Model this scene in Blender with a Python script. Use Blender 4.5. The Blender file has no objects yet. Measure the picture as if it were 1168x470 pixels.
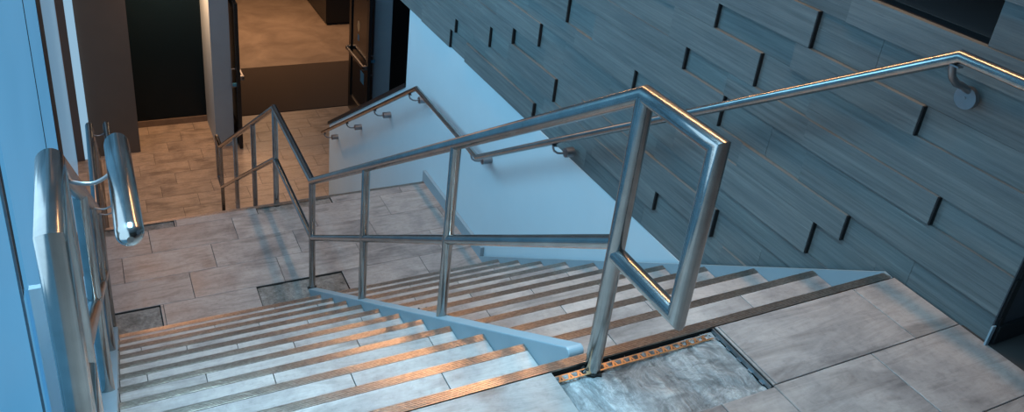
import bpy, bmesh, math, random
from mathutils import Vector, Matrix
R = random.Random(7)
COL = bpy.context.scene.collection

# ------------------------------------------------------------------ dimensions (metres)
T, RI, N = 0.282, 0.187, 11            # tread, riser, risers of the upper flight
ZL = -N * RI                           # half landing level
YL = 4.312                             # far edge of the half landing
ZF = -4.06                             # lobby floor level
RI2 = (ZL - ZF) / N
XL, XW = -2.80, 0.0                    # window side, tiled side
XC0, XC1 = -1.305, -1.250              # divider curb between the two flights
XG = -2.545                            # left guardrail
XM = -1.274
SCRAP = (-1.076, 1.599, -1.1218)                            # centre guardrail

# ------------------------------------------------------------------ materials
def nt(name):
    m = bpy.data.materials.new(name); m.use_nodes = True
    t = m.node_tree; t.nodes.clear()
    o = t.nodes.new('ShaderNodeOutputMaterial'); b = t.nodes.new('ShaderNodeBsdfPrincipled')
    t.links.new(b.outputs[0], o.inputs[0])
    return m, t, b
def nd(t, kind, **kw):
    n = t.nodes.new(kind)
    for k, v in kw.items():
        if k in n.inputs: n.inputs[k].default_value = v
        else: setattr(n, k, v)
    return n
def coords(t, scale=(1,1,1), kind='Object', rot=(0,0,0)):
    c = t.nodes.new('ShaderNodeTexCoord'); m = t.nodes.new('ShaderNodeMapping')
    m.inputs['Scale'].default_value = scale; m.inputs['Rotation'].default_value = rot
    t.links.new(c.outputs[kind], m.inputs[0]); return m
def noise(t, src, scale, detail=6, rough=.6, dist=0):
    n = nd(t, 'ShaderNodeTexNoise', Scale=scale, Detail=detail, Roughness=rough, Distortion=dist)
    t.links.new(src.outputs[0], n.inputs['Vector']); return n
def ramp(t, src, stops, out=0):
    r = t.nodes.new('ShaderNodeValToRGB'); e = r.color_ramp.elements
    while len(e) < len(stops): e.new(.5)
    for i, (p, c) in enumerate(stops):
        e[i].position = p; e[i].color = c if len(c) == 4 else (*c, 1)
    t.links.new(src.outputs[out], r.inputs[0]); return r
def bump(t, b, src, strength, dist=.01, out=0):
    n = nd(t, 'ShaderNodeBump', Strength=strength, Distance=dist)
    t.links.new(src.outputs[out], n.inputs['Height']); t.links.new(n.outputs[0], b.inputs['Normal'])
def mul(t, a, b, fac=1.0, mode='MULTIPLY', ao=0, bo=0):
    m = t.nodes.new('ShaderNodeMix'); m.data_type = 'RGBA'; m.blend_type = mode
    m.inputs[0].default_value = fac
    t.links.new(a.outputs[ao], m.inputs[6]); t.links.new(b.outputs[bo], m.inputs[7])
    class W: outputs = [m.outputs[2]]
    return W
def plain(name, col, rough=.5, metal=0, spec=.5, nz=0, nscale=20):
    m, t, b = nt(name)
    b.inputs['Roughness'].default_value = rough; b.inputs['Metallic'].default_value = metal
    b.inputs['Specular IOR Level'].default_value = spec
    if nz:
        c = coords(t); n = noise(t, c, nscale)
        lo = tuple(x*(1-nz) for x in col); hi = tuple(min(1, x*(1+nz)) for x in col)
        r = ramp(t, n, [(.3, lo), (.7, hi)]); t.links.new(r.outputs[0], b.inputs['Base Color'])
    else: b.inputs['Base Color'].default_value = (*col, 1)
    return m

def tile_mat(name, a, c_, rough=.38):
    """beige travertine-look porcelain: bands along X, cloudy patches, a tone per tile"""
    m, t, b = nt(name)
    at = nd(t, 'ShaderNodeAttribute', attribute_name='tone')
    off = nd(t, 'ShaderNodeVectorMath', operation='MULTIPLY_ADD'); t.links.new(at.outputs['Color'], off.inputs[0])
    off.inputs[1].default_value = (9, 9, 9)
    c = coords(t, (1, 1, 1)); t.links.new(c.outputs[0], off.inputs[2])
    mp = nd(t, 'ShaderNodeMapping'); mp.inputs['Scale'].default_value = (1.1, 6, 6); t.links.new(off.outputs[0], mp.inputs[0])
    n1 = noise(t, mp, 2.2, 9, .68, .8); n2 = noise(t, off, 3.3, 8, .6, .4); n3 = noise(t, off, 40, 5, .7)
    mid = tuple((x+y)/2 for x, y in zip(a, c_))
    r1 = ramp(t, n1, [(.33, tuple(v*.9 for v in c_)), (.46, mid), (.54, tuple(v*.95 for v in a)), (.60, mid), (.70, a)])
    r2 = ramp(t, n2, [(.32, (.62,.61,.62)), (.50,(.95,.94,.93)), (.66, (1.12,1.09,1.06))])
    r3 = ramp(t, n3, [(.25, (.72,.72,.73)), (.45, (.98,.98,.98)), (.7, (1.08,1.08,1.08))])
    r4 = ramp(t, at, [(0, (.86,.86,.87)), (1, (1.07,1.06,1.05))], 2)
    x = mul(t, mul(t, mul(t, r1, r2), r3), r4)
    t.links.new(x.outputs[0], b.inputs['Base Color'])
    rr = ramp(t, n2, [(.3, (rough-.06,)*3), (.7, (rough+.10,)*3)]); t.links.new(rr.outputs[0], b.inputs['Roughness'])
    bump(t, b, n1, .12, .004)
    return m
M_TILE = tile_mat('floor_tile', (.40,.355,.33), (.235,.205,.19))
M_TREAD = tile_mat('tread_tile', (.46,.42,.395), (.30,.27,.25), .36)
M_LOBBY = tile_mat('lobby_tile', (.36,.30,.25), (.22,.175,.14), .42)
M_GROUT = plain('dark_grout', (.035,.032,.03), .9)
M_RISER = plain('riser_paint', (.40,.42,.43), .6, nz=.1, nscale=14)

m, t, b = nt('brushed_stainless_steel'); M_STEEL = m
b.inputs['Metallic'].default_value = 1
c = coords(t, (60,60,60)); n = noise(t, c, 6, 3, .7)
c2 = coords(t, (3,3,3)); n2 = noise(t, c2, 3, 6, .65)
r = ramp(t, n2, [(.3, (.32,.305,.29)), (.7, (.46,.44,.42))]); t.links.new(r.outputs[0], b.inputs['Base Color'])
r = ramp(t, n, [(.3, (.15,)*3), (.7, (.24,)*3)]); t.links.new(r.outputs[0], b.inputs['Roughness'])
bump(t, b, n, .015, .0005)
M_STEEL2 = plain('satin_steel_fitting', (.30,.30,.31), .4, 1, nz=.1)

m, t, b = nt('bronze_anodised_nosing'); M_NOSE = m
b.inputs['Metallic'].default_value = .9
c = coords(t, (20,60,20)); n = noise(t, c, 3, 5, .6); c2 = coords(t, (2,2,2)); n2 = noise(t, c2, 3)
r = ramp(t, n, [(.3, (.36,.31,.27)), (.7, (.60,.52,.45))])
r2 = ramp(t, n2, [(.35, (.75,.75,.76)), (.65, (1,1,1))]); x = mul(t, r, r2); t.links.new(x.outputs[0], b.inputs['Base Color'])
b.inputs['Roughness'].default_value = .28

m, t, b = nt('wall_paint_pale'); M_PAINT = m
c = coords(t, (1,1,1)); n = noise(t, c, 1.5, 5); r = ramp(t, n, [(.3, (.52,.62,.66)), (.7, (.56,.66,.70))])
t.links.new(r.outputs[0], b.inputs['Base Color']); b.inputs['Roughness'].default_value = .55
c = coords(t, (90,90,90)); n = noise(t, c, 2, 2); bump(t, b, n, .05, .001)
M_CURB = plain('curb_paint', (.25,.33,.37), .4, nz=.06, nscale=5)

m, t, b = nt('grey_wood_look_plank_tile'); M_PLANK = m
at = nd(t, 'ShaderNodeAttribute', attribute_name='tone')
off = nd(t, 'ShaderNodeVectorMath', operation='MULTIPLY_ADD'); t.links.new(at.outputs['Color'], off.inputs[0]); off.inputs[1].default_value = (0, 11, 7)
c = coords(t); t.links.new(c.outputs[0], off.inputs[2])
mp = nd(t, 'ShaderNodeMapping'); mp.inputs['Scale'].default_value = (1, .9, 34); t.links.new(off.outputs[0], mp.inputs[0])
n1 = noise(t, mp, 1.6, 9, .72, .35)
mp2 = nd(t, 'ShaderNodeMapping'); mp2.inputs['Scale'].default_value = (1, 1.2, 7); t.links.new(off.outputs[0], mp2.inputs[0])
n2 = noise(t, mp2, 1.6, 6, .6, .3)
mp3 = nd(t, 'ShaderNodeMapping'); mp3.inputs['Scale'].default_value = (1, 1.2, 90); t.links.new(off.outputs[0], mp3.inputs[0])
n3 = noise(t, mp3, 1.5, 4, .8, .2)
r1 = ramp(t, n1, [(.32, (.088,.106,.110)), (.5, (.132,.153,.156)), (.68, (.180,.204,.205))])
r2 = ramp(t, n2, [(.3, (.80,.82,.84)), (.7, (1.12,1.09,1.05))])
r3 = ramp(t, n3, [(.29, (.25,.25,.27)), (.345, (1,1,1)), (.66, (1,1,1)), (.70, (2.1,2.05,2.0))])
r4 = ramp(t, at, [(0, (.85,.86,.86)), (1, (1.12,1.11,1.10))], 2)
x = mul(t, mul(t, mul(t, r1, r2), r3), r4); t.links.new(x.outputs[0], b.inputs['Base Color'])
b.inputs['Roughness'].default_value = .52; bump(t, b, n1, .35, .004)

m, t, b = nt('trowelled_mortar'); M_MORTAR = m
c = coords(t); n1 = noise(t, c, 7, 9, .65, 1.6)
mp = coords(t, (6, 1.6, 2), rot=(0,0,.5)); n2 = noise(t, mp, 2.6, 5, .6, 1.2)
n3 = noise(t, c, 60, 4, .7)
r1 = ramp(t, n1, [(.36, (.13,.135,.135)), (.46, (.235,.243,.24)), (.50, (.36,.365,.36)), (.53, (.26,.266,.263)), (.66, (.46,.465,.455))])
r2 = ramp(t, n2, [(.40, (.75,.75,.75)), (.50, (1,1,1)), (.60, (1.3,1.3,1.28))])
r3 = ramp(t, n3, [(.3, (.82,.82,.82)), (.7, (1.1,1.1,1.1))])
x = mul(t, mul(t, r1, r2), r3); t.links.new(x.outputs[0], b.inputs['Base Color']); b.inputs['Roughness'].default_value = .75
ad = nd(t, 'ShaderNodeMath', operation='ADD'); t.links.new(n1.outputs[0], ad.inputs[0]); t.links.new(n2.outputs[0], ad.inputs[1]); bump(t, b, ad, .9, .02)

m, t, b = nt('dirty_screed'); M_SCREED = m
c = coords(t); n1 = noise(t, c, 9, 9, .7, .8); n3 = noise(t, c, 45, 5, .75)
r1 = ramp(t, n1, [(.28, (.02,.018,.015)), (.36, (.15,.13,.11)), (.52, (.23,.20,.175)), (.7, (.33,.30,.27))])
r3 = ramp(t, n3, [(.3, (.55,.55,.55)), (.6, (1.1,1.1,1.1))]); x = mul(t, r1, r3)
t.links.new(x.outputs[0], b.inputs['Base Color']); b.inputs['Roughness'].default_value = .8; bump(t, b, n1, .7, .01)

M_BRASS = plain('brass_edging', (.78,.50,.28), .3, 1, nz=.2, nscale=40)
M_ALU = plain('dull_edging', (.25,.30,.33), .4, .9, nz=.25, nscale=30)
M_BLACK = plain('black_painted_metal', (.008,.009,.010), .35, 0, .4)
M_GAP = plain('black_gasket_and_end_shade', (.006,.007,.008), .7)  # gasket black, also used for the painted shadow strips at plank ends
M_DGLASS = plain('dark_tinted_glass', (.003,.008,.013), .2, 0, .15)
M_SMOKE = plain('smoky_door_glass', (.012,.013,.014), .15, 0, .25)
M_BROWN = plain('taupe_wall_paint', (.115,.092,.075), .6, nz=.05, nscale=3)
M_PIER = plain('grey_pier_paint', (.29,.345,.39), .55, nz=.05, nscale=3)
M_CONC = None
m, t, b = nt('polished_concrete'); M_CONC = m
c = coords(t); n = noise(t, c, 1.3, 8, .65, .5); r = ramp(t, n, [(.3, (.17,.13,.10)), (.7, (.33,.26,.20))])
t.links.new(r.outputs[0], b.inputs['Base Color']); b.inputs['Roughness'].default_value = .45
m, t, b = nt('entrance_mat_ribbed'); M_MAT = m
c = coords(t); n = noise(t, c, 120, 3); r = ramp(t, n, [(.3, (.035,.025,.019)), (.7, (.06,.043,.033))])
t.links.new(r.outputs[0], b.inputs['Base Color']); b.inputs['Roughness'].default_value = .95; bump(t, b, n, .6, .004)
M_SILL = plain('timber_base_strip', (.15,.11,.085), .5, nz=.2, nscale=9)
M_FASCIA = plain('light_panel_paint', (.60,.80,.92), .4, nz=.03, nscale=2)
M_COLUMN = plain('round_column_paint', (.72,.74,.76), .5, nz=.05, nscale=2)
M_JAMB = plain('brown_frame', (.12,.085,.07), .5)
M_TAPE = plain('blue_label', (.05,.22,.34), .5)
M_STICK = plain('orange_sticker', (.85,.45,.20), .5)
M_DARKW = plain('dark_grey_wall', (.035,.042,.05), .7, nz=.1)
M_DIRT = plain('black_sealant_dirt', (.012,.011,.01), .8)

m, t, b = nt('frosted_window_daylight'); M_WIN = m
b.inputs['Base Color'].default_value = (.03,.07,.10,1); b.inputs['Roughness'].default_value = .5; b.inputs['Specular IOR Level'].default_value = .25
c = coords(t, (1,.35,.35)); n = noise(t, c, 1.2, 3); r = ramp(t, n, [(.3, (.064,.245,.45)), (.7, (.082,.285,.51))])
t.links.new(r.outputs[0], b.inputs['Emission Color']); b.inputs['Emission Strength'].default_value = 1.0

# ------------------------------------------------------------------ mesh builder
class MB:
    def __init__(s): s.v = []; s.f = []; s.t = []
    def add(s, vs, fs, tone=None):
        o = len(s.v); s.v += [tuple(v) for v in vs]; s.f += [tuple(i+o for i in f) for f in fs]
        s.t += [R.random() if tone is None else tone] * len(vs); return s
    def box(s, x0, x1, y0, y1, z0, z1, tone=None):
        vs = [(x,y,z) for x in (x0,x1) for y in (y0,y1) for z in (z0,z1)]
        return s.add(vs, [(0,1,3,2),(4,6,7,5),(0,4,5,1),(2,3,7,6),(0,2,6,4),(1,5,7,3)], tone)
    def bbox(s, x0, x1, y0, y1, z0, z1, c=.002, tone=None):
        """box with a small chamfer round the +z rim"""
        vs = [(x0,y0,z0),(x1,y0,z0),(x1,y1,z0),(x0,y1,z0),(x0,y0,z1-c),(x1,y0,z1-c),(x1,y1,z1-c),(x0,y1,z1-c),
              (x0+c,y0+c,z1),(x1-c,y0+c,z1),(x1-c,y1-c,z1),(x0+c,y1-c,z1)]
        fs = [(0,3,2,1)] + [(i,(i+1)%4,4+(i+1)%4,4+i) for i in range(4)] + [(4+i,4+(i+1)%4,8+(i+1)%4,8+i) for i in range(4)] + [(8,9,10,11)]
        return s.add(vs, fs, tone)
    def prism(s, poly, axis, a, b, tone=None):
        """poly extruded along axis: 0 -> (y,z) points, 1 -> (x,z), 2 -> (x,y)"""
        n = len(poly)
        def P(p, w): return [(w,p[0],p[1]),(p[0],w,p[1]),(p[0],p[1],w)][axis]
        vs = [P(p,a) for p in poly] + [P(p,b) for p in poly]
        return s.add(vs, [tuple(range(n))[::-1], tuple(range(n,2*n))] + [(i,(i+1)%n,n+(i+1)%n,n+i) for i in range(n)], tone)
    def tube(s, pts, r, seg=24, cap=True, round_end=(False, False), smooth_at=None):
        """sweep with mitred joints"""
        pts = [Vector(p) for p in pts]; n = len(pts)
        d = [(pts[i+1]-pts[i]).normalized() for i in range(n-1)]
        up = Vector((1,0,0)) if abs(d[0].x) < .9 else Vector((0,0,1))
        rings = []
        u = (up - d[0]*up.dot(d[0])).normalized()
        for i in range(n):
            di = d[0] if i == 0 else d[min(i, n-2)]
            if i > 0 and i < n-1:
                q = d[i-1].rotation_difference(d[i]); u2 = q @ u
            else: u2 = u
            dp = d[max(i-1,0)]
            w = dp.cross(u)
            ring = []
            if i == 0: nrm = d[0]
            elif i == n-1: nrm = d[-1]
            else: nrm = (d[i-1]+d[i]).normalized()
            for k in range(seg):
                a = 2*math.pi*k/seg
                p = pts[i] + (u*math.cos(a) + w*math.sin(a))*r
                # slide along dp onto the mitre plane
                tt = (pts[i]-p).dot(nrm)/max(dp.dot(nrm), .15)
                ring.append(p + dp*tt)
            rings.append(ring); u = u2
        def dome(c, dr, u, w, sgn):
            out = []
            for j in range(1, 6):
                a = j/6*math.pi/2
                out.append([c + dr*sgn*r*math.sin(a) + (u*math.cos(2*math.pi*k/seg)+w*math.sin(2*math.pi*k/seg))*r*math.cos(a) for k in range(seg)])
            return out
        u0 = (up - d[0]*up.dot(d[0])).normalized()
        if round_end[0]: rings = dome(pts[0], d[0], u0, d[0].cross(u0), -1)[::-1] + rings
        if round_end[1]: rings = rings + dome(pts[-1], d[-1], u, d[-1].cross(u), 1)
        vs = [p for ring in rings for p in ring]; fs = []
        for i in range(len(rings)-1):
            for k in range(seg):
                fs.append((i*seg+k, i*seg+(k+1)%seg, (i+1)*seg+(k+1)%seg, (i+1)*seg+k))
        if cap:
            fs.append(tuple(range(seg))[::-1]); fs.append(tuple((len(rings)-1)*seg+k for k in range(seg)))
        return s.add(vs, fs)
    def build(s, name, mat, parent=None, smooth=False):
        me = bpy.data.meshes.new(name); me.from_pydata(s.v, [], s.f)
        at = me.attributes.new('tone', 'FLOAT_COLOR', 'POINT')
        for i, q in enumerate(s.t): at.data[i].color = (q, (q*7.31) % 1, (q*3.77) % 1, 1)
        bm = bmesh.new(); bm.from_mesh(me); bmesh.ops.recalc_face_normals(bm, faces=bm.faces)
        if smooth:
            for f in bm.faces: f.smooth = len(f.verts) <= 4
            for e in bm.edges:
                if len(e.link_faces) == 2 and e.calc_face_angle(0) > math.radians(smooth if smooth is not True else 32): e.smooth = False
        bm.to_mesh(me); bm.free()
        me.materials.append(mat)
        o = bpy.data.objects.new(name, me); COL.objects.link(o)
        if parent:
            o.parent = parent
            o.matrix_parent_inverse = Matrix.Translation(parent.location).inverted()
        return o
def tag(o, label=None, cat=None, group=None, kind=None):
    if label: o['label'] = label
    if cat: o['category'] = cat
    if group: o['group'] = group
    if kind: o['kind'] = kind
    return o
def thing(name, loc, label, cat, group=None):
    o = bpy.data.objects.new(name, None); COL.objects.link(o); o.location = loc; o.empty_display_size = .1
    return tag(o, label, cat, group)
def struct(name, mb, mat, **kw):
    return tag(mb.build(name, mat, **kw), kind='structure')

# ------------------------------------------------------------------ tiled floors (real tiles with grout gaps)
def sub_rect(r, h):
    x0,x1,y0,y1 = r; a0,a1,b0,b1 = h
    if a1 <= x0 or a0 >= x1 or b1 <= y0 or b0 >= y1: return [r]
    out = []
    if a0 > x0: out.append((x0,a0,y0,y1))
    if a1 < x1: out.append((a1,x1,y0,y1))
    m0, m1 = max(x0,a0), min(x1,a1)
    if b0 > y0: out.append((m0,m1,y0,b0))
    if b1 < y1: out.append((m0,m1,b1,y1))
    return out
def tiles(mb, rows, z, x0, x1, holes=(), length=.6, g=.0016, th=.010):
    """rows: (y0, y1, joint_x)"""
    for y0, y1, jx in rows:
        k0 = math.floor((x0-jx)/length)
        a = jx + k0*length
        while a < x1:
            r = (max(a,x0), min(a+length,x1), y0, y1); tone = R.random()
            parts = [r] if r[1]-r[0] > .004 else []
            for h in holes:
                parts = [q for p in parts for q in sub_rect(p, h)]
            for q in parts:
                if q[1]-q[0] > .006 and q[3]-q[2] > .006:
                    mb.bbox(q[0]+g, q[1]-g, q[2]+g, q[3]-g, z-th, z, .0012, tone)
            a += length

# top landing
H0 = (-1.402, -.812, -.310, -.034)
H0L = (XL, -2.57, -.310, -.030)
mb = MB(); rows = [(-.305, -.035, -.20)]
y = -.305; j = -.41
while y > -3.6: rows.append((y-.305, y, j)); y -= .305; j -= .2
tiles(mb, [r for r in rows], 0, -4.2, .012, [H0])
tiles(mb, [(a, b, jj) for a, b, jj in rows if b < -.4], 0, .012, 1.8, [])
f = struct('floor', mb, M_TILE)
mb = MB(); mb.box(-4.2, 1.8, -4.0, -.31, -.22, -.0035); mb.box(-4.2, -1.402, -.31, -.035, -.22, -.0035); mb.box(-.812, .012, -.31, -.035, -.22, -.0035)
mb.box(-1.402, -.812, -.31, -.035, -.22, -.03)
struct('floor_slab', mb, M_GROUT)

# half landing
rowsL = [(2.83, 2.968, -1.835), (2.970, 3.275, -1.635), (3.275, 3.580, -1.435), (3.580, 3.885, -1.245), (3.885, 4.190, -1.045), (4.190, YL-.012, -.843)]
HL = [(-1.633, -1.033, 2.97, 3.272), (-1.440, -.843, 4.190, YL-.012), (XL, -2.254, 2.97, 3.272), (XL, -2.056, 4.190, YL-.012)]
mb = MB(); tiles(mb, rowsL, ZL, XL, XW, HL)
struct('floor_landing', mb, M_TILE)
mb = MB(); mb.box(XL, XW, 2.83, YL-.014, ZL-.25, ZL-.022)
# bedding between the missing tiles
def bed(x0, x1, y0, y1, z0, z1, holes):
    ps = [(x0,x1,y0,y1)]
    for h in holes: ps = [q for p in ps for q in sub_rect(p, h)]
    for q in ps: mb.box(q[0], q[1], q[2], q[3], z0, z1)
bed(XL, XW, 2.83, YL-.014, ZL-.022, ZL-.0035, HL)
struct('floor_slab_landing', mb, M_GROUT)

# lobby floor
mb = MB(); rows = []; y = 7.40; j = -1.10
while y < 10.0: rows.append((y, min(y+.290, 10.0), j)); y += .290; j += .2
tiles(mb, rows, ZF, -2.9, 2.6, [(.02, .16, 7.0, 7.46)])
rows = []; y = 4.4; j = .4
while y < 7.4: rows.append((y, y+.30, j)); y += .30; j += .2
tiles(mb, rows, ZF, .16, 2.6, [])
struct('floor_lobby', mb, M_LOBBY)
mb = MB(); mb.box(-2.9, 2.6, 4.2, 10.05, ZF-.2, ZF-.0035); struct('floor_slab_lobby', mb, M_GROUT)
mb = MB(); mb.box(-3.5, 5, 10.0, 17, ZF-.2, ZF-.002); struct('floor_hall', mb, M_CONC)

# ------------------------------------------------------------------ stairs
def nosing_profile(y, z):
    """ribbed strip, front lip at y, seen in (y,z)"""
    p = [(y, z-.022), (y, z-.001), (y-.003, z+.0008)]
    w = .033; n = 5; s = (w-.005)/n
    for i in range(n):
        a = y-.003-i*s
        p += [(a-.15*s, z+.0022), (a-.6*s, z+.0022), (a-.75*s, z+.0004), (a-s, z+.0004)]
    p += [(y-w, z+.0004), (y-w, z-.006), (y-.010, z-.006), (y-.010, z-.022)]
    return p
def nosing(par, x0, x1, y, z):
    mb = MB(); mb.prism(nosing_profile(y, z), 0, x0, x1); return mb.build('nosing_strip', M_NOSE, par)
def tread(par, x0, x1, y0, y1, z, k, mat=None):
    mb = MB(); off = (.2*k+.21) % .6
    a = -off - .6*8
    while a < x1:
        q0, q1 = max(a, x0), min(a+.6, x1)
        if q1-q0 > .01: mb.bbox(q0+.0015, q1-.0015, y0, y1, z-.011, z, .001)
        a += .6
    return mb.build('tread', mat or M_TREAD, par)
def riser(par, x0, x1, y, z0, z1):
    mb = MB(); mb.box(x0, x1, y-.016, y-.006, z0, z1); return mb.build('riser', M_RISER, par)
st = thing('staircase', (-1.25, 1.4, ZL), 'upper stair of grey stone-look tile with ribbed bronze nosings, above half landing', 'stairs')
nosing(st, -2.515, XW-.001, 0, 0)
riser(st, -2.515, XW, 0, -RI+.001, -.010)
for k in range(1, N):
    for x0, x1 in ((-2.515, XC0), (XC1, XW-.009)):
        tread(st, x0+.001, x1-.001, (k-1)*T-.004, k*T-.034, -k*RI, k)
        nosing(st, x0+.001, x1-.001, k*T, -k*RI)
        riser(st, x0+.001, x1-.001, k*T, -(k+1)*RI+.001, -k*RI-.010)
mb = MB()                                              # concrete body below the tiles
poly = [(-.03, -.30)]
poly = [(-.03, -.012)]
for k in range(0, N):
    yy = k*T-.017
    poly += [(yy, -k*RI-.0115), (yy, -(k+1)*RI-.0115 if k < N-1 else ZL-.03)]
poly += [(2.80, ZL-.25), (2.60, ZL-.25), (-.03, -.32)]
body = mb.prism(poly, 0, -2.515, XW).build('stair_body', M_GROUT, st)
# divider curb: a low painted upstand following the flight, rounded nose at the top
sl = RI/T
def curb_poly(y0, y1, h, r=.022, flat=0):
    p = []
    for i in range(7):
        a = math.pi - i/6*(math.pi/2 + math.atan(sl)*0)
        p.append((y0 + r + r*math.cos(a), -sl*(y0+r) + h - r + r*math.sin(a)))
    p += [(y1, -sl*y1 + h), (y1, max(-sl*y1 - .34, ZL-.24)), (y0+.30, -sl*(y0+.3)-.34), (y0, -.10)]
    return p
def curb(par, x0, x1, y0, y1, h, name='curb'):
    mb = MB(); mb.prism(curb_poly(y0, y1, h), 0, x0, x1)
    o = mb.build(name, M_CURB, par)
    bv = o.modifiers.new('b', 'BEVEL'); bv.width = .004; bv.segments = 2; bv.limit_method = 'ANGLE'; bv.angle_limit = math.radians(40)
    return o
cb = curb(None, XC0, XC1, .028, 3.14, .024, 'divider_curb')
tag(cb, 'pale blue sloping divider curb between left and right halves of the upper stair', 'curb')
cb2 = curb(None, -2.570, -2.515, .028, 3.14, .024, 'side_curb')
tag(cb2, 'pale sloping side curb under the left guardrail beside the window', 'curb')
# right stringer (skirting) along the tiled wall
mb = MB(); mb.prism([(-.034, -.20), (-.034, -.001), (-.002, .004), (3.10, -sl*3.10+.020), (3.10, ZL-.1), (2.9, ZL-.1), (.0, -.34)], 0, XW-.008, .0035)
o = tag(mb.build('stair_skirting', M_CURB), 'pale blue skirting board following the stair slope along right wall', 'skirting')
mb = MB(); mb.box(-.006, .0225, 3.10, YL+.02, ZL-.05, ZL+.10); struct('baseboard_landing', mb, M_CURB)

# lower flight
st2 = thing('staircase', (-1.25, 5.9, ZF), 'lower stair dropping from the half landing edge to the lobby floor', 'stairs')
nosing(st2, XL, XW-.001, YL, ZL)
riser(st2, XL, XW, YL, ZL-RI2, ZL-.012)
for k in range(1, N):
    yk = YL+k*T; zk = ZL-k*RI2
    tread(st2, XL, XW, yk-T-.004, yk-.034, zk, k)
    nosing(st2, XL, XW, yk, zk)
    riser(st2, XL, XW, yk, zk-RI2+.001, zk-.010)
mb = MB(); poly = [(YL-.013, ZL-.3)] ; poly = [(YL-.0135, ZL-.03)]
for k in range(0, N):
    yy = YL+k*T-.017
    if k: poly += [(yy, ZL-k*RI2-.0115)]
    else: poly += [(yy+.002, ZL-.03)]
    poly += [(yy if k else yy+.002, ZL-(k+1)*RI2-.0115 if k < N-1 else ZF-.003)]
poly += [(YL+2.6, ZF-.003), (YL-.0135, ZL-.35)]
mb.prism(poly, 0, XL, XW); mb.build('stair_body', M_GROUT, st2)

# ------------------------------------------------------------------ mortar patches where tiles are missing
def patch(x0, x1, y0, y1, z, mat, label, amp=.005, dens=60):
    nx = max(6, int((x1-x0)*dens)); ny = max(4, int((y1-y0)*dens))
    g = []; cs = [(R.uniform(x0,x1), R.uniform(y0,y1), R.uniform(0,6.28), R.uniform(.02,.09), R.uniform(-1,1)) for _ in range(26)]
    mb = MB()
    for j in range(ny+1):
        for i in range(nx+1):
            x = x0+(x1-x0)*i/nx; y_ = y0+(y1-y0)*j/ny; h = 0
            for cx, cy, a, w, s_ in cs:
                u = (x-cx)*math.cos(a)+(y_-cy)*math.sin(a); v = -(x-cx)*math.sin(a)+(y_-cy)*math.cos(a)
                h += s_*amp*math.exp(-(u/w)**2*.3-(v/(w*.25))**2)
            g.append((x, y_, z + max(-amp*1.5, min(amp*1.5, h))))
    n0 = len(g); g2 = [(p[0], p[1], z-.03) for p in g]
    fs = [(j*(nx+1)+i, j*(nx+1)+i+1, (j+1)*(nx+1)+i+1, (j+1)*(nx+1)+i) for j in range(ny) for i in range(nx)]
    edge = [i for i in range(nx+1)] + [j*(nx+1)+nx for j in range(1,ny+1)] + [ny*(nx+1)+i for i in range(nx-1,-1,-1)] + [j*(nx+1) for j in range(ny-1,0,-1)]
    base = [(g[i][0], g[i][1], z-.012) for i in edge]
    vs = g + base; k = len(edge)
    for q in range(k): fs.append((edge[q], n0+q, n0+(q+1)%k, edge[(q+1)%k]))
    mb.add(vs, fs, .5)
    return tag(mb.build('mortar_patch', mat, None, smooth=60), label, 'mortar', 'bare mortar where floor tiles are missing')
patch(H0[0]+.002, H0[1]-.012, H0[2], H0[3]-.004, -.019, M_MORTAR, 'large trowelled grey mortar patch at the foot of the nearest centre post', .006, 90)
patch(HL[0][0]+.004, HL[0][1]-.004, HL[0][2], HL[0][3]-.006, ZL-.012, M_SCREED, 'bare mortar patch at the bottom end of the divider curb', .003)
patch(HL[1][0]+.004, HL[1][1]-.004, HL[1][2]+.004, HL[1][3], ZL-.012, M_SCREED, 'narrow dirty mortar patch at the landing far edge under the centre post', .004)
patch(HL[2][0]+.004, HL[2][1]-.006, HL[2][2], HL[2][3]-.006, ZL-.010, M_SCREED, 'bare mortar patch at the left bottom corner of the upper stair', .002)
patch(HL[3][0]+.004, HL[3][1]-.004, HL[3][2]+.004, HL[3][3], ZL-.012, M_SCREED, 'narrow mortar patch at the landing far edge on the left', .003)

# perforated brass edging left in the top patch
mb = MB(); y0, y1 = -.068, -.050; zz = -.0105
mb.box(H0[0]+.006, H0[1]-.03, y0-.004, y0, zz-.001, zz+.0022)
x = H0[0]+.010
while x < H0[1]-.05:
    mb.prism([(x, y0), (x+.006, y0), (x+.013, y1), (x+.007, y1)], 2, zz-.001, zz+.0005)
    mb.prism([(x+.019, y0), (x+.013, y0), (x+.010, y1+.001), (x+.014, y1+.001)], 2, zz-.001, zz+.0004)
    x += .030
mb.box(H0[0]+.006, H0[1]-.04, y1, y1+.003, zz-.001, zz+.0003)
tag(mb.build('edging_strip', M_BRASS), 'perforated brass edging strip under the top step nosing by the near post', 'edging')
mb = MB(); mb.box(H0[1]-.011, H0[1]-.008, H0[2]+.004, H0[3]-.004, -.015, -.001); mb.box(H0[1]-.008, H0[1]-.001, H0[2]+.004, H0[3]-.004, -.0155, -.0135)
for i in range(5): mb.box(H0[1]-.017, H0[1]-.011, H0[3]-.03-i*.05-.018, H0[3]-.03-i*.05, -.014, -.0125)
tag(mb.build('edging_strip', M_ALU), 'thin bluish metal edging along the right side of the large mortar patch', 'edging')
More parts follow.
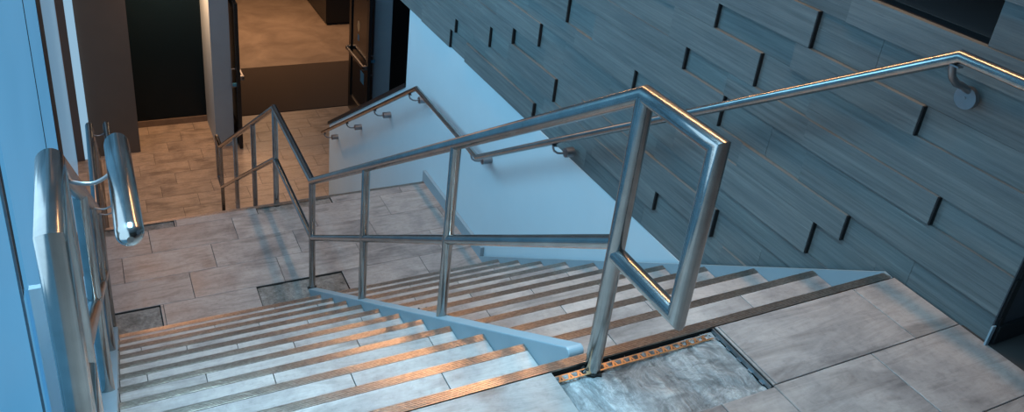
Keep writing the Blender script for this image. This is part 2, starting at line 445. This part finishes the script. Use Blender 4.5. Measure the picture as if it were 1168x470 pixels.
# rubble crumbs
def crumbs(name, label, rect, z, n, mat, smax=.006):
    mb = MB()
    for _ in range(n):
        x, y_, s = R.uniform(*rect[:2]), R.uniform(*rect[2:]), R.uniform(.0015, smax)
        vs = [(x+R.uniform(-s,s), y_+R.uniform(-s,s), z+h) for h in (0,0,0,s*.8)]
        mb.add(vs, [(0,1,2),(0,1,3),(1,2,3),(0,2,3)])
    return tag(mb.build(name, mat), label, 'debris', kind='stuff')
crumbs('mortar_crumbs', 'loose mortar crumbs in the gap behind the brass edging', (H0[0]+.01, H0[1]-.02, -.066, -.04), -.0145, 70, M_MORTAR, .010)

def scraps(cx, cy, z):
    mb = MB()
    for _ in range(26):
        x, y_ = cx+R.gauss(0, .035), cy+R.gauss(0, .012); a = R.uniform(0, 3.14); l = R.uniform(.004, .016); w_ = R.uniform(.0015, .004)
        dx, dy = math.cos(a), math.sin(a)
        mb.prism([(x-dx*l-dy*w_, y_-dy*l+dx*w_), (x+dx*l-dy*w_, y_+dy*l+dx*w_), (x+dx*l+dy*w_, y_+dy*l-dx*w_), (x-dx*l+dy*w_, y_-dy*l-dx*w_)], 2, z, z+R.uniform(.002, .006))
    return tag(mb.build('rubber_scraps', M_DIRT), 'few black sealant scraps on a right-half tread near the second post from top', 'debris', kind='stuff')
scraps(*SCRAP)
# ------------------------------------------------------------------ guardrails
RT = .024
def guard(x, label, near_e=.276, extra_handrail=False):
    root = thing('guardrail', (x, 3.16, ZL), label, 'railing')
    y0, y1, y2, yE, yO = -.053, 3.163, 4.318, 7.39, 7.64
    zt, zt1, ztE = .857, -1.204, -3.13
    zm, zmr, zm1, zmE = .428, .392, -1.6507, -3.665
    yn = y0-near_e
    P = lambda yy, zz: (x, yy, zz)
    MB().tube([P(y0-.01, zmr), P(yn, zmr), P(yn, zt), P(y0, zt), P(y1, zt1), P(y2, zt1), P(yE, ztE), P(yO, ztE), P(yO, zmE), P(yE+.01, zmE)], RT).build('top_rail', M_STEEL, root, smooth=True)
    MB().tube([P(y0+.01, zm-.006), P(y1, zm1), P(y2, zm1), P(yE-.01, zmE)], RT*.86).build('middle_rail', M_STEEL, root, smooth=True)
    def itp(yy):
        if yy <= y1: return zt+(zt1-zt)*(yy-y0)/(y1-y0)
        if yy <= y2: return zt1
        return zt1+(ztE-zt1)*(yy-y2)/(yE-y2)
    for yy, zb, d in ((y0, -.016, 1), (.999, -sl*.999+.020, 0), (2.056, -sl*2.056+.020, 0), (y1, ZL-.012, 1), (y2-.012, ZL-.012, 1),
                   (5.253, ZL-RI2*4, 2), (6.297, ZL-RI2*8, 2), (yE, ZF, 2)):
        top = itp(yy) - .004
        po = MB().tube([P(yy, zb-.004), P(yy, top)], RT*(1 if yy < 0 else .9)).build('post', M_STEEL, root, smooth=True)
        if d < 2:                                      # ragged sealant round the foot
            mb = MB(); n = 20; ring = []
            for i in range(n):
                a = 2*math.pi*i/n; rr = RT*(1.05+R.random()*.45); ring.append((x+rr*math.cos(a)*(.95 if d == 0 else 1.1), yy+rr*math.sin(a), zb+.0015-(sl*rr*math.sin(a) if d == 0 else 0)))
            mb.add(ring+[(p[0], p[1], p[2]-.006) for p in ring], [tuple(range(n)), tuple(range(n,2*n))[::-1]]+[(i,(i+1)%n,n+(i+1)%n,n+i) for i in range(n)])
            mb.build('sealant', M_DIRT, po)
    # weld collars where the middle rail meets the posts
    for yy, zz in ((y0, zm-.003), (.999, zm+(zm1-zm)*(.999-y0)/(y1-y0)), (2.056, zm+(zm1-zm)*(2.056-y0)/(y1-y0))):
        mb = MB(); mb.tube([P(yy, zz-.030), P(yy, zz-.026), P(yy, zz+.026), P(yy, zz+.030)], RT*.96, cap=True); mb.build('weld_collar', M_STEEL, root, smooth=True)
    return root
g1 = guard(XM, 'central stainless steel tube guardrail on the divider curb, closed loop at its near end')
g2 = guard(XG, 'left stainless steel guardrail close to the window, with a handrail bracketed to it', near_e=.245)
# grab rail bracketed to the left guardrail (a part of it)
XH = -2.437
MB().tube([(XH, -.305, .85), (XH, .000, .85), (XH, 3.16, -1.21), (XH, 4.32, -1.21), (XH, 7.45, -3.17), (XH, 7.7, -3.17)], .0215, round_end=(True, True)).build('handrail', M_STEEL, g2, smooth=True)
def itp2(yy): return .857-.6409*(yy+.053) if yy < 3.163 else (-1.204 if yy < 4.318 else -1.204-.627*(yy-4.318))
def arc(p0, p1, sag, n=10):
    p0, p1 = Vector(p0), Vector(p1)
    return [p0.lerp(p1, i/n) + Vector((0,0,-sag*math.sin(math.pi*min(1, (i/n)*.93)))) for i in range(n+1)]
for yy in (.20, 2.03, 3.12, 4.72, 6.9):
    zg = itp2(yy); zh = zg + .028
    MB().tube(arc((XG+.014, yy, zg-.022), (XH, yy, zh-.020), .026), .0042, 10).build('bracket', M_STEEL2, g2, smooth=True)

# wall handrail on the right
wr = thing('wall_handrail', (-.02, 3.0, -1.2), 'thin stainless handrail bracketed along the right wall, bent at top and landing', 'handrail')
XR = -.138
WP = [(XR, -2.4, .877), (XR, -.073, .877), (XR, 3.056, -1.131), (XR, 4.267, -1.131), (XR, 7.16, -2.972)]
MB().tube(WP, .0205, round_end=(False, False)).build('rail_tube', M_STEEL, wr, smooth=True)
def rail_z(yy):
    for a, b in zip(WP, WP[1:]):
        if a[1] <= yy <= b[1]: return a[2]+(b[2]-a[2])*(yy-a[1])/(b[1]-a[1])
    return WP[-1][2]
for yy in (-1.3, -.055, 2.095, 3.15, 4.42, 5.30, 6.19, 7.08):
    near = yy < 1
    wz = .024 if yy > 2.6 else .003
    xf = -.012 if near else -.046; dz = .146 if near else .088; r_ = .012 if near else .0065
    z_ = rail_z(yy)
    br = MB()
    if near: br.tube([(XR, yy, z_-.014), (XR+.004, yy, z_-.034), (XR+.020, yy, z_-.064), (XR+.05, yy, z_-.088), (XR+.085, yy, z_-.100), (xf+.004, yy, z_-.122)], r_, 14)
    else: br.tube([(XR, yy, z_-.017), (XR, yy, z_-dz*.45), (XR+.010, yy, z_-dz*.72), (XR+.034, yy, z_-dz*.93), (XR+.06, yy, z_-dz), (xf+.004, yy, z_-dz)], r_, 12)
    br.box(XR-.012, XR+.012, yy-.028, yy+.028, z_-.0225, z_-.0175)
    b_ = br.build('bracket', M_STEEL2, wr, smooth=True)
    rs = MB(); rs.tube([(wz+.001, yy, z_-dz), (xf, yy, z_-dz), (xf-.003, yy, z_-dz)], .0375 if near else .030, 28); rs.tube([(xf-.002, yy, z_-dz), (xf-.006, yy, z_-dz)], .0045, 10)
    rs.build('rosette', M_STEEL2, b_, smooth=True)

# ------------------------------------------------------------------ right wall: staggered plank tiles
levels = []; z = -.68
while z < 2.6: levels += [(z, z+.150), (z+.150, z+.261)]; z += .261
ends = {0: [2.63, 4.01], 1: [1.31, 3.93], 2: [.88, 2.41, 3.34], 3: [3.01], 4: [.357, 2.67], 5: [.224, 1.66],
        6: [1.00, 2.385, 4.6], 7: [-.08, 1.31, 3.7], 8: [.85, 2.9], 9: [.084, 1.16], 10: [.62, 2.2], 11: [1.5], 12: [.30, 2.6]}
WALL0 = -.405; PX = .026
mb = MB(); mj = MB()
for i, (z0, z1) in enumerate(levels):
    marks = sorted(ends.get(i, [R.uniform(.2, 1.2), R.uniform(2, 3.5)]))
    e = []; a = WALL0
    bps = [WALL0] + marks + [9.0]
    for q in range(len(bps)-1):
        y0, y1 = bps[q], bps[q+1]
        L = y1-y0
        hi = .0 if q == 0 else .020
        if q == 0 and i % 5 in (1, 3): hi = .010
        # protruding plank shrinks back in small steps further along, before the next mark
        y = y0; d = hi
        while y < y1-.001:
            l = R.choice([.6, .9, 1.2, .6])
            if y1-(y+l) < .35: l = y1-y
            last = y+l > y1-.001 and q < len(bps)-2
            if last and l > .5: e.append((y, y+l-.3, d)); e.append((y+l-.3, y+l, min(d, .002)))
            else: e.append((y, y+l, min(d, .002) if last and y > y0 else d))
            y += l
            d = max(-.002 if y < y1-.4 else 0, d - R.choice([.004, .006, .009]))
    for y0, y1, d in e:
        if i >= 12 and z0 > .85 and False: continue
        if i in (12,) :                                # the slot row is open near its near end
            if y1 <= 1.9 and y0 >= -.05: continue
            if y0 < -.04 < y1: mb.box(PX-d, .045, y0, -.04, z0, z1); 
            if y0 < -.04 < y1: 
                if y1 > 1.9: mb.box(PX-d, .045, 1.9, y1, z0, z1)
                continue
            if y0 < 1.9 < y1: y0 = 1.9
        g = .0007
        mb.box(PX-d, .045, y0+g, y1-g, z0+g, z1-g)
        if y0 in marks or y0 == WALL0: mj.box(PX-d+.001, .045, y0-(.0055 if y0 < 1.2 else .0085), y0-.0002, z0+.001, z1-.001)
wr_ = struct('wall_right', mb, M_PLANK)
struct('plank_end_shade', mj, M_GAP)  # black strips painted in as the shadow at the plank near ends
def blk(name, mat, *boxes):
    mb = MB()
    for b_ in boxes: mb.box(*b_)
    return struct(name, mb, mat)
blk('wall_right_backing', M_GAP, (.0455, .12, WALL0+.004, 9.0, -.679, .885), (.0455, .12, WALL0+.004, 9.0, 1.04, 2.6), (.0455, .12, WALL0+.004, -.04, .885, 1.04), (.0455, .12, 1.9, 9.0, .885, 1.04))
blk('wall_right_slot', M_JAMB, (.12, .9, -.3, 2.2, .80, .886), (.88, .9, -.3, 2.2, .886, 1.2))
blk('wall_right_return', M_DARKW, (.006, 2.4, WALL0, WALL0+.004, -.0, 2.6))
blk('trim_1', M_CURB, (-.003, .014, WALL0-.006, WALL0+.0, -.001, .075))
blk('baseboard_right', M_GAP, (.03, 2.4, WALL0-.012, WALL0, 0, .07))
blk('wall_right_lower', M_PAINT, (.024, .16, -.02, 4.93, -4.0, -.681))
# half wall beside the lower flight with a sloping black cap
s2 = (3.009-1.412)/(7.45-4.933)
mb = MB(); mb.prism([(4.931, ZF), (4.931, -1.425), (7.45, -1.425-s2*(7.45-4.931)), (7.45, ZF)], 0, .024, .14); struct('wall_half', mb, M_PAINT)
mb = MB(); mb.prism([(4.934, -1.423), (4.934, -1.385), (7.48, -1.385-s2*(7.48-4.934)), (7.48, -1.423-s2*(7.48-4.934))], 0, .008, .155)
struct('trim_half_wall_cap', mb, M_BLACK)

# ------------------------------------------------------------------ left side: window wall
def tinted(name, col):
    m, t, b = nt(name); b.inputs['Base Color'].default_value = (.05,.08,.1,1); b.inputs['Roughness'].default_value = .3
    b.inputs['Emission Color'].default_value = (*col, 1); b.inputs['Emission Strength'].default_value = 1; return m
M_COLGLOW = tinted('column_glow_grey', (.11,.225,.34)); M_WIN3 = tinted('pale_frosted_pane', (.27,.46,.62))  # the grey one glows in place of daylight falling on the column
def win(n, label, x, y0, y1, z0, z1, mull=()):
    fr = MB(); fr.box(x-.05, x-.006, y0, y1, z0, z1); o = struct('window_%d' % n, fr, M_WIN)
    for yy, w in mull:
        s_ = MB(); s_.box(x-.004, x-.001, yy-w, yy+w, z0, z1); s_.build('mullion_joint', M_GAP, o)
    return o
win(1, '', XL, 1.735, 5.36, -2.3, 3.0, ((4.0, .012),))
win(2, '', XL, -3.9, 1.455, -2.05, 3.0)
blk('trim_2', M_GAP, (XL-.06, XL-.02, 1.475, 1.735, -.66, 3.0))
blk('trim_3', M_STEEL2, (XL-.06, XL+.002, 1.458, 1.474, -2.06, 3.0))
blk('trim_4', M_FASCIA, (XL-.02, -2.572, 1.735, 1.765, -2.06, -.67))
blk('window_4', M_COLGLOW, (XL-.05, XL-.006, 5.95, 9.16, ZF, 3.0))  # column face, made to glow so it reads as lit
blk('trim_9', M_DARKW, (XL-.05, XL-.002, 5.36, 5.95, ZF, 3.0))
blk('trim_5', M_JAMB, (-2.80, -2.715, 9.16, 9.26, ZF, 2.6))
blk('window_5', M_WIN3, (-2.715, -2.622, 9.20, 9.26, ZF, 2.6))
blk('wall_left_block', M_BROWN, (-2.622, -2.045, 9.24, 10.1, ZF, -1.0))
blk('wall_left_base', M_GROUT, (XL-.06, XL-.006, 1.735, 5.36, -4.05, -2.3))

# ------------------------------------------------------------------ lobby end wall, piers, doors
blk('window_3', M_DGLASS, (-2.045, -1.09, 9.99, 10.03, ZF+.09, -1.5))
blk('trim_7', M_SILL, (-2.045, -1.09, 9.965, 10.03, ZF, ZF+.09))
blk('wall_pier_left', M_PIER, (-1.09, -.85, 9.13, 10.06, ZF, -1.4))
blk('wall_pier_right', M_PIER, (1.13, 1.385, 9.15, 10.06, ZF, -1.4))
blk('wall_end_right', M_BLACK, (1.385, 2.6, 9.6, 9.66, ZF, -1.2))
blk('wall_lobby_right', M_BLACK, (2.6, 2.66, 4.2, 10, ZF, -.68))
blk('wall_end_header', M_BLACK, (-.85, 1.13, 9.9, 10.02, -1.93, -1.2))
blk('wall_back_hall', M_BROWN, (-3.5, 5, 17, 17.1, ZF, 0))
blk('wall_hall_left', M_BROWN, (-3.6, -3.5, 10.1, 17, ZF, 0))
blk('ceiling_hall', M_BROWN, (-3.6, 5, 10.05, 17.1, -1.2, -1.1))
blk('ceiling', M_PAINT, (-4.2, 2.6, -4.0, 10.1, 3.0, 3.1))
blk('wall_back', M_BROWN, (-4.2, 2.6, -4.05, -4.0, -.2, 3.0))
blk('wall_end_upper', M_PAINT, (-3.0, 2.66, 10.1, 10.2, -1.2, 3.0))

def door(n, x, y0, y1, side, z1=-1.96):
    """leaf standing open along Y; side = -1 when the bar faces -X"""
    d = thing('door_%d' % n, (x, y1, ZF), None, None); tag(d, kind='structure')
    fw = .095; zb = ZF+.012
    fr = MB(); fr.box(x-.022, x+.022, y0, y0+fw, zb, z1); fr.box(x-.022, x+.022, y1-fw, y1, zb, z1)
    fr.box(x-.022, x+.022, y0+fw, y1-fw, zb, zb+.25); fr.box(x-.022, x+.022, y0+fw, y1-fw, z1-.10, z1)
    fr.build('door_frame', M_BLACK, d)
    gl = MB(); gl.box(x-.005, x+.005, y0+fw, y1-fw, zb+.25, z1-.10); gl.build('door_glass', M_SMOKE, d)
    return d
d1 = door(1, -.780, 8.985, 9.90, 1)
d2 = door(2, 1.03, 9.03, 9.965, -1)
def pbar(d, x, y0, y1, z, s):
    b_ = MB(); b_.box(x+s*.055, x+s*.085, y0, y1, z-.022, z+.022); b_.box(x+s*.022, x+s*.085, y0, y0+.055, z-.03, z+.03); b_.box(x+s*.022, x+s*.085, y1-.055, y1, z-.03, z+.03)
    o = b_.build('push_bar', M_STEEL2, d)
    bv = o.modifiers.new('b', 'BEVEL'); bv.width = .006; bv.segments = 3
    return o
pbar(d2, 1.03, 9.06, 9.93, -3.03, -1)
pbar(d1, -.78, 9.06, 9.86, -3.03, 1)
h = MB(); h.tube([(1.052, 9.10, -2.86), (1.10, 9.10, -2.86), (1.10, 9.10, -3.16), (1.052, 9.10, -3.16)], .011, 10); h.build('pull_handle', M_STEEL2, d2, smooth=True)
h = MB(); h.tube([(-.802, 9.10, -2.90), (-.85, 9.10, -2.90), (-.85, 9.10, -3.16), (-.802, 9.10, -3.16)], .011, 10); h.build('pull_handle', M_STEEL2, d1, smooth=True)
def oval(d, x, y, z, ry, rz, mat, name):
    mb = MB(); n = 20; mb.prism([(y+ry*math.cos(2*math.pi*i/n), z+rz*math.sin(2*math.pi*i/n)) for i in range(n)], 0, x-.0065, x-.0052); return mb.build(name, mat, d)
oval(d2, 1.03, 9.56, -2.57, .055, .085, M_STICK, 'sticker')
mb = MB(); mb.box(1.0235, 1.0248, 9.52, 9.60, -2.79, -2.70); mb.build('notice', M_TAPE, d2)
mb = MB(); mb.box(1.0235, 1.0248, 9.25, 9.42, -3.38, -3.20); mb.build('notice', M_TAPE, d2)
for (xx, d) in ((-.80, d1),):
    mb = MB(); mb.box(xx-.05, xx-.004, 9.02, 9.06, -3.12, -3.085); mb.build('latch', M_TAPE, d)
mb = MB(); mb.box(1.054, 1.13, 9.08, 9.12, -2.96, -2.92); mb.build('latch', M_TAPE, d2)

mt = MB(); mt.bbox(-.75, 1.62, 10.015, 11.80, ZF-.002, ZF+.008, .004)
tag(mt.build('entrance_mat', M_MAT), 'dark brown entrance mat lying across the doorway beyond the open doors', 'mat')
cabn = thing('cabinet', (2.3, 14.4, ZF), 'black box cabinet standing in the hall past the entrance mat', 'cabinet')
mb = MB(); mb.bbox(1.64, 3.4, 13.62, 15.6, ZF+.05, ZF+1.05, .01); mb.build('body', M_BLACK, cabn)
mb = MB(); mb.box(1.67, 3.37, 13.65, 15.57, ZF, ZF+.05); mb.build('plinth', M_GAP, cabn)

# ------------------------------------------------------------------ lights
def area(name, loc, rot, sx, sy, e, col, spread=180):
    l = bpy.data.lights.new(name, 'AREA'); l.shape = 'RECTANGLE'; l.size = sx; l.size_y = sy; l.energy = e; l.color = col; l.spread = math.radians(spread)
    o = bpy.data.objects.new(name, l); COL.objects.link(o); o.location = loc; o.rotation_euler = rot; return o
BLUE = (.29, .70, 1.0); WARM = (1.0, .53, .24)
area('window_daylight', (XL+.02, 4.7, .8), (0, math.radians(-66), 0), 1.8, 5.4, 138, BLUE, 125)
area('window_daylight_near', (XL+.02, -.7, .9), (0, math.radians(-85), 0), 1.5, 2.4, 20, (.55,.82,1.0))
area('added_blue_fill', (-2.15, .3, 2.95), (0, 0, 0), .9, 1.8, 72, (.38,.74,1.0), 95)  # added blue fill above the left flight, the ceiling has no opening
area('ceiling_strip', (-.33, 2.6, 2.65), (0, 0, 0), .14, 5.2, 84, WARM)
area('added_warm_fill', (-2.0, 8.1, 1.6), (math.radians(-25), 0, 0), 1.4, 1.6, 26, (1, .50, .24), 120)  # added fill that warms the left of the landing, no fixture there
area('lobby_lamp', (-1.5, 9.35, -1.45), (0, 0, 0), .3, .5, 50, (1, .56, .28))
area('hall_lamp', (.3, 13.4, -1.3), (0, 0, 0), 1.6, 2.5, 110, (1, .57, .31))
w = bpy.data.worlds.new('w'); bpy.context.scene.world = w; w.use_nodes = True
bg = w.node_tree.nodes['Background']; bg.inputs[0].default_value = (.35,.62,.95,1); bg.inputs[1].default_value = .2

# ------------------------------------------------------------------ camera
Rm = [(0.8910, -0.4413, 0.1069), (-0.1128, -0.4431, -0.8893), (0.4398, 0.7803, -0.4446)]
cam = bpy.data.cameras.new('camera'); co = bpy.data.objects.new('camera', cam); COL.objects.link(co)
r0, r1, r2 = (Vector(q).normalized() for q in Rm)
co.matrix_world = Matrix(((r0.x, -r1.x, -r2.x, -2.455), (r0.y, -r1.y, -r2.y, -1.5135), (r0.z, -r1.z, -r2.z, 1.6295), (0,0,0,1)))
cam.sensor_fit = 'HORIZONTAL'; cam.sensor_width = 36; cam.lens = 942.224/1168*36
cam.shift_x = (584-584.08)/1168; cam.shift_y = (152.193-235)/1168; cam.clip_start = .02; cam.clip_end = 100
sc = bpy.context.scene; sc.camera = co
sc.view_settings.view_transform = 'Standard'; sc.view_settings.look = 'None'; sc.view_settings.exposure = 0; sc.view_settings.gamma = 1
sc.view_settings.use_curve_mapping = False
sc.cycles.use_denoising = True
